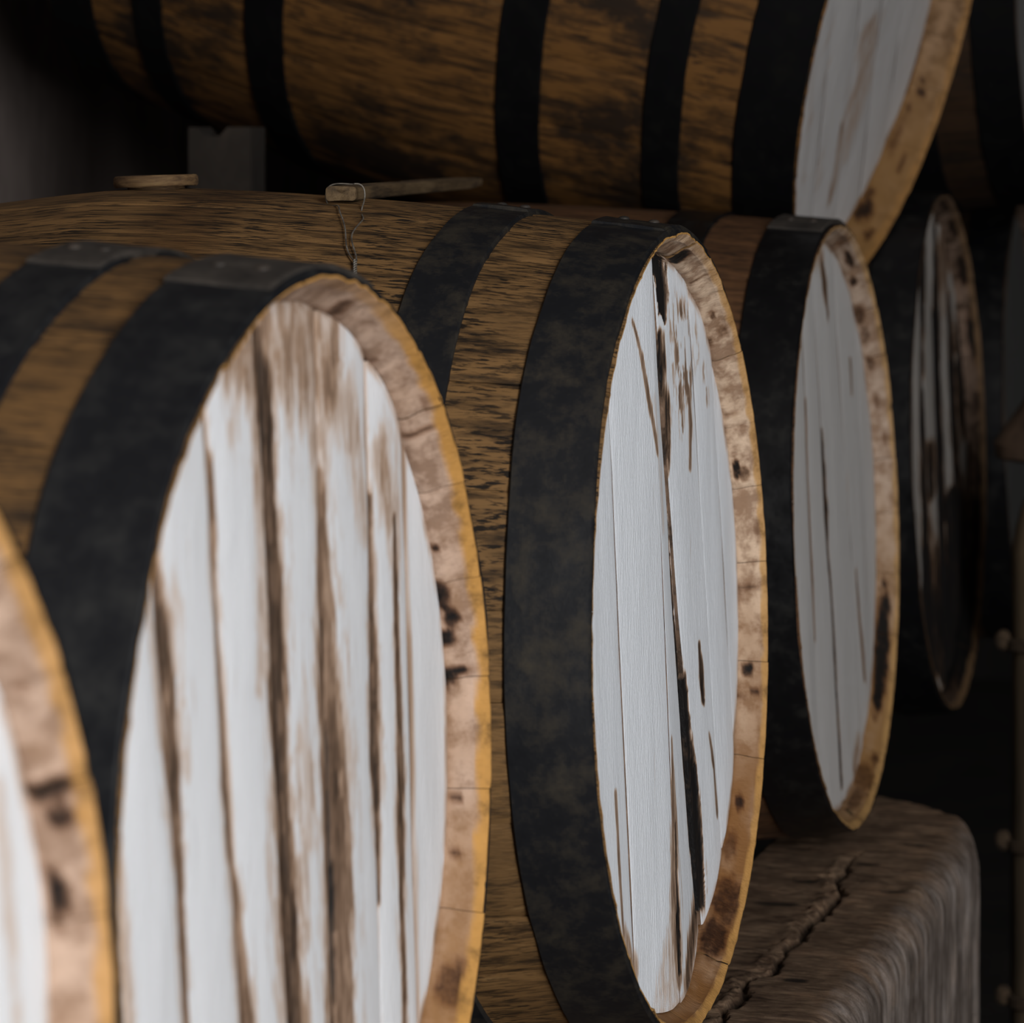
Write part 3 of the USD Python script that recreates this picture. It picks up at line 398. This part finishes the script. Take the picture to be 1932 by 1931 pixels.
Cask('B', .30, (-.533, 2.368, .824), .09, 1.97, .866, .346, [(-.13, -.05), (-.0166, -.028), (.0742, -.177), (.165, -.12), (.235, -.1)], hB + mirror(hB, .866), [(0, 84, 112, 'hoop_black_B'), (1, 88, 110, 'hoop_black_B')], 1.25, 'B', 'B', relief=.0014,
     steps={0: (0, .0005), 1: (.0005, .008), 2: (.0078, -.0055), 3: (-.0025, 0), 4: (0, 0)}, groove=.0004, jointmark=.12, ring=(.315, .375), seed=5).build('sharply focused middle barrel, white head split by a black crack, stick lying on top')
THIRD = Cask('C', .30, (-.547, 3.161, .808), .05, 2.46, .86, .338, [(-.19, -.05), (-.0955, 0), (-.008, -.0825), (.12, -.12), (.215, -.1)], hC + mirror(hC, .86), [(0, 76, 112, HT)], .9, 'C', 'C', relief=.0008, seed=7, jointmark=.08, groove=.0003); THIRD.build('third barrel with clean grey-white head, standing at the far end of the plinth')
Cask('D', .311, (-.544, 3.862, .814), 0, 1.84, .86, .336, [(-.2, -.1), (-.12, -.1), (-.04, -.1), (.05, -.1), (.13, -.1), (.21, -.1)], hC + mirror(hC, .86), [], .6, 'D', 'C', relief=.003, seed=9).build('dim barrel behind the third one, black-striped head, white patch, shade painted below')
Cask('E', .31, (-.527, 4.545, .800), 0, 1.8, .86, .336, [(-.2, -.1), (-.12, -.1), (-.04, -.1), (.05, -.1), (.13, -.1), (.21, -.1)], hC + mirror(hC, .86), [], .5, 'D', 'C', relief=.002, seed=10).build('farthest low barrel, head painted grey for its shade behind the post at the right edge')
Cask('U', .30, (-.553, 3.5, 1.312), -5.9, -14.8, .925, .338, [(-.19, -.5), (-.1, -.5), (0, -.5), (.09, -.5), (.18, -.5)], hU + mirror(hU, .925), [], .8, 'U', 'U', relief=.0012, seed=13, dep=.046, chamfer=.008, jointmark=.05, groove=.0003).build('upper barrel lying tilted across the third and fourth barrels, orange-brown staves')
Cask('V', .30, (-.466, 4.24, 1.41), -2, 0, .9, .338, [(-.1, .1), (0, .1), (.1, .1)], hC + mirror(hC, .9), [], .4, 'D', 'U', relief=.0012, seed=14).build('dark upper barrel farther back, head greyed for shade just inside the top right corner')

# a torn sliver of wood hangs from the third barrel's lower rim
_c = np.linalg.inv(THIRD.M); _p = np.array([(-.546, 3.154, .5195), (-.5525, 3.1535, .5145), (-.559, 3.1525, .508), (-.5645, 3.151, .5005)])
_p = (np.c_[_p, np.ones(4)] @ _c)[:, :3]
obj('splinter', tube(spline(_p, 20), np.interp(np.linspace(0, 1, 20), [0, .6, 1], [.0045, .0022, .0016])), 'stick_wood', THIRD.root, smooth=True)
# ---------------------------------------------------------------- plinths
CRACK = np.array([(-.5319, 2.40), (-.5319, 2.5437), (-.5328, 2.6017), (-.5234, 2.6564), (-.5247, 2.7471), (-.5285, 2.8432), (-.5234, 2.8957), (-.5254, 2.948), (-.533, 3.0344), (-.536, 3.1272), (-.5312, 3.1775)])
def plinth(x0, x1, y0, yend, ztop, name, label, fine=True):
    r = .030
    ys = np.r_[np.linspace(y0, 2.35, 30)[:-1], np.linspace(2.35, yend(x1), 330 if fine else 40)]
    a = np.linspace(0, np.pi / 2, 14)
    prof = [(x1, 0, 1)] + [(x1, z, 1) for z in np.linspace(.01, .485 - r, 120 if fine else 6)[:-1]]
    prof += [(x1 - r + r * math.cos(t), .485 - r + r * math.sin(t), math.cos(t)) for t in a]
    prof += [(x, .485, 0) for x in np.linspace(x1 - r, x0 + .01, 110 if fine else 8)[1:]] + [(x0, .475, 0), (x0, 0, 0)]
    p = np.array(prof); X = np.broadcast_to(p[:, 0], (len(ys), len(p))).copy(); Z = np.broadcast_to(p[:, 1], X.shape).copy(); FR = np.broadcast_to(p[:, 2], X.shape).copy()
    tY = (ys - y0) / (ys[-1] - y0); Y = y0 + tY[:, None] * (np.array([yend(x) for x in p[:, 0]]) - y0)[None]
    top = (Z > .44)
    Z = np.where(Z > .3, Z - .485 + np.array([ztop(y) for y in ys])[:, None], Z)
    n1 = meshkit.fbm(np.stack([X * 14, Y * 34, Z * 14], -1), 4, 3) - .5; n2 = meshkit.fbm(np.stack([X * 60, Y * 130, Z * 60], -1), 3, 8) - .5
    Z = Z + np.where(top, n1 * .006 + n2 * .003, 0); X = X + FR * (meshkit.fbm(np.stack([Y * 40, Z * 5, X * 0], -1), 4, 21) - .5) * .008
    endd = np.array([[yend(x) for x in p[:, 0]]]) - Y; Z = Z - np.where(top, .022 * smoothstep(.03, 0, endd) ** 2, 0)
    st = np.zeros_like(X)
    if fine:
        cx = np.interp(Y, CRACK[:, 1], CRACK[:, 0]) + (meshkit.fbm(np.stack([Y * 22, Y * 0, Y * 0], -1), 3, 2) - .5) * .018 + (meshkit.fbm(np.stack([Y * 110, X * 60, Y * 0], -1), 3, 5) - .5) * .009
        live = smoothstep(3.2, 3.05, Y) * smoothstep(.46, .47, Z + .0); d = X - cx
        wd = .001 + .0055 * meshkit.noise(np.stack([Y * 30, Y * 0, Y * 0], -1), 6)
        crk = smoothstep(1, .35, np.abs(d) / wd) * live; Z = Z - crk * .007 + live * .0035 * np.exp(-((d + .010) / .008) ** 2) * smoothstep(.35, .75, meshkit.fbm(np.stack([Y * 90, X * 120, Y * 0], -1), 3, 12))
        st = np.maximum(st, crk * .75)
        spots = [(-.50, 3.02, .016, .005), (-.475, 2.985, .014, .004), (-.52, 3.1, .012, .005), (-.56, 3.0, .014, .006), (-.49, 3.2, .02, .006), (-.57, 2.9, .02, .006), (-.50, 2.62, .012, .006)]
        for (sx, sy, ax, ay) in spots:
            e = np.hypot((X - sx) / ax, (Y - sy) / ay) + n1 * 2.2; st = np.maximum(st, .85 * smoothstep(1.1, .5, e) * (Z > .45))
        Z = Z + .008 * np.exp(-(((X + .453) / .012) ** 2 + ((Y - 3.0) / .02) ** 2)) * top
    V = np.stack([X, Y, Z], -1); P = Patches(); FRn = np.clip(FR + np.where(top, (n1 * 1.2), 0) * (FR > .02), 0, 1)
    P.add(V, flip=True, front=FRn, stain=st)
    for row, fl in ((0, False), (len(ys) - 1, True)):
        c = np.broadcast_to(np.array([(x0 + x1) / 2, Y[row].mean(), .2]), (len(p), 3)); P.add(np.stack([V[row], c], 0), flip=not fl, front=.6, stain=0.)
    return tag(obj(name, P.mesh(), 'plinth_wood', None, smooth=35, attrs=None) if False else obj(name, P.mesh(), 'plinth_wood', None, smooth=True, attrs=P.attrs()), label, 'beam')
def yend_front(x): return float(np.interp(x, [-.66, -.56, -.50, -.46, -.44, -.43], [3.46, 3.45, 3.41, 3.36, 3.32, 3.28]))
plinth(-.64, -.437, .55, yend_front, lambda y: float(np.interp(y, [0, 2.45, 3.05, 4], [.494, .494, .480, .480])), 'timber_plinth', 'weathered brown timber plinth with a ragged crack under the barrel heads')
plinth(-1.32, -1.1, .55, lambda x: 5.0, lambda y: .44, 'timber_plinth', 'rough timber rail carrying the rear ends of the low barrels', fine=False)

# ---------------------------------------------------------------- small things
def look_at(p0, p1):
    y = np.asarray(p1, float) - p0; y /= np.linalg.norm(y); x = np.cross(y, [0, 0, 1.]); x /= np.linalg.norm(x); z = np.cross(x, y); m = np.eye(4); m[0, :3], m[1, :3], m[2, :3] = x, y, z; m[3, :3] = p0; return m
# stick: a hewn lath laid from the middle barrel to the third one
S0, S1 = np.array([-.797, 2.318, 1.1530]), np.array([-.912, 3.07, 1.1500]); SL = np.linalg.norm(S1 - S0)
n, k = 90, 25; ys = np.linspace(0, SL, n); a = np.linspace(0, 2 * np.pi, k)
w = np.interp(ys, [0, .02, SL - .12, SL], [.0115, .0118, .0105, .006]); hh = np.interp(ys, [0, .02, SL - .1, SL], [.0058, .0060, .0058, .004])
c, s_ = np.cos(a), np.sin(a); e = .42
xx = np.sign(c) * np.abs(c) ** e; zz = np.sign(s_) * np.abs(s_) ** e
V = np.stack([w[:, None] * xx, np.broadcast_to(ys[:, None], (n, k)) + .003 * xx[None] * (ys < .004)[:, None], hh[:, None] * zz], -1)
V = V + (np.stack([meshkit.fbm(np.stack([V[..., 0] * 90, V[..., 1] * 14, V[..., 2] * 90 + q], -1), 3, q) for q in range(3)], -1) - .5) * (.003, 0, .002)
V[:, -1] = V[:, 0]
P = Patches(); P.add(V, flip=True)
P.add(np.stack([V[0], V[0] * .5 + V[0].mean(0) * .5 - (0, .001, 0), np.broadcast_to(V[0].mean(0) + (0, .001, 0), V[0].shape)], 0), flip=False); P.add(np.stack([V[-1], np.broadcast_to(V[-1].mean(0), V[-1].shape)], 0), flip=True)
stick = thing('wooden_stick', 'rough wooden stick laid on top of the middle barrel with wire round its end', 'stick', look_at(S0, S1))
obj('shaft', P.mesh(), 'stick_wood', stick, smooth=40)
# wire: a loop round the stick end, two strands that meet in a twist and hang down the barrel's side
Rw = [(-.7862, 2.318, 1.1605), (-.7800, 2.320, 1.1580), (-.7780, 2.3185, 1.1510), (-.7775, 2.311, 1.1430), (-.7649, 2.2741, 1.1341), (-.7638, 2.2474, 1.1249), (-.7547, 2.224, 1.1140), (-.7479, 2.2098, 1.1060)]
Lw = [(-.7862, 2.318, 1.1605), (-.7980, 2.324, 1.1605), (-.8110, 2.326, 1.1565), (-.8100, 2.322, 1.1460), (-.797, 2.308, 1.1440), (-.7901, 2.2934, 1.1411), (-.7819, 2.2757, 1.1359), (-.7689, 2.2462, 1.1249), (-.7597, 2.2231, 1.1140), (-.7497, 2.2093, 1.1060)]
wire = thing('iron_wire', 'thin twisted wire looped round the stick and hanging down the middle barrel', 'wire')
obj('strand', tube(spline(Rw, 90), .00065), 'wire_iron', wire, smooth=True); obj('strand', tube(spline(Lw, 110), .00065), 'wire_iron', wire, smooth=True)
tw0, tw1 = np.array([-.7488, 2.2090, 1.1062]), np.array([-.7420, 2.1890, 1.0930]); tt = np.linspace(0, 1, 80)[:, None]; ax = (tw1 - tw0) / np.linalg.norm(tw1 - tw0); b1 = np.cross(ax, [1., 0, 0]); b1 /= np.linalg.norm(b1); b2 = np.cross(ax, b1)
for ph in (0, np.pi):
    obj('twist', tube(tw0 + (tw1 - tw0) * tt + .0009 * (np.cos(tt * 26 + ph) * b1 + np.sin(tt * 26 + ph) * b2), .0008), 'wire_iron', wire, smooth=True)
# bung cover
prof = [(0, 0), (.0325, 0), (.0335, .001), (.0340, .004), (.0337, .0075), (.0325, .009), (.02, .0092), (0, .0092)]
v, f = lathe(prof, 40); v = v + (np.stack([meshkit.fbm(v * 60 + q, 3, q) for q in range(3)], 1) - .5) * .0014
M4 = np.eye(4); M4[3, :3] = (-.972, 2.372, 1.1566); M4[:3, :3] = trimesh.transformations.rotation_matrix(math.radians(2), [0, 1, 0])[:3, :3]
bung = thing('bung_cover', 'flat round wooden bung cover lying on top of the middle barrel', 'lid', M4)
obj('disc', (v, f), 'bung_wood', bung, smooth=40)
v, f = lathe([(0, -.008), (.022, -.008), (.023, -.003), (.023, .001), (0, .001)], 32); obj('bung', (v, f), 'bung_wood', bung, smooth=40)
# chock under the upper barrel's rear
ys = np.linspace(3.30, 3.345, 12); zt = np.minimum(1.206, 1.500 - np.sqrt(np.maximum(.345 ** 2 - (ys - 3.577) ** 2, 0))); xs = np.linspace(-1.314, -1.240, 9)
top = np.stack(np.broadcast_arrays(xs[None], ys[:, None], zt[:, None] - .010 * ((xs[None] > -1.298) & (xs[None] < -1.275)) * (ys[:, None] < 3.36)), -1).astype(float); bot = top.copy(); bot[..., 2] = (.776 + np.sqrt(.326 ** 2 - (ys - 3.161) ** 2))[:, None]
P = Patches(); P.add(top); P.add(bot, flip=True); P.add(np.stack([top[0], bot[0]])); P.add(np.stack([top[-1], bot[-1]]), flip=True); P.add(np.stack([top[:, 0], bot[:, 0]]), flip=True); P.add(np.stack([top[:, -1], bot[:, -1]]))
tag(obj('wooden_chock', P.mesh(), 'chock_wood', None, smooth=False), 'dark square wooden chock propping up the rear of the tilted upper barrel', 'chock')
# post with conical cap and rope ties, out of focus at the right edge
PX, PY = -.438, 3.925
M4 = np.eye(4); M4[3, :3] = (PX, PY, 0)
post = thing('wooden_post', 'blurred dark wooden post with pointed cap and rope ties at the right edge', 'post', M4)
zs = np.linspace(0, .66, 20); prof = [(0, 0)] + [(.042 + .0012 * math.sin(9 * z), z) for z in zs] + [(.041, .69), (.037, .715), (.030, .740), (.022, .760), (.017, .775), (.016, .80), (0, .80)]
obj('shaft', lathe(prof), 'post_wood', post, smooth=40)
obj('cap', lathe([(0, .795), (.030, .795), (.058, .800), (.062, .804), (.062, .810), (.064, .820), (.058, .828), (.030, .868), (.008, .905), (0, .912)]), 'cap_wood', post, smooth=40)
for z in (.575, .33, .14):
    a = np.linspace(0, 2 * np.pi, 60)[:-1]
    rp = np.concatenate([np.stack([.046 * np.cos(a + 3.4), .046 * np.sin(a + 3.4), z - .006 * q + .003 * np.sin(a * 2)], -1) for q in (0, 1)])
    rope = obj('rope_tie', tube(rp, .005), 'rope_fibre', post, smooth=True)
    kn = trimesh.creation.icosphere(3, .010); kv = np.array(kn.vertices) * (1.0, .8, 1.25); kv = kv * (1 + .25 * (meshkit.fbm(kv * 240, 2, 4)[:, None] - .5)) + (-.050, -.018, z + .004)
    obj('knot', (kv, np.array(kn.faces)), 'rope_fibre', rope, smooth=True)
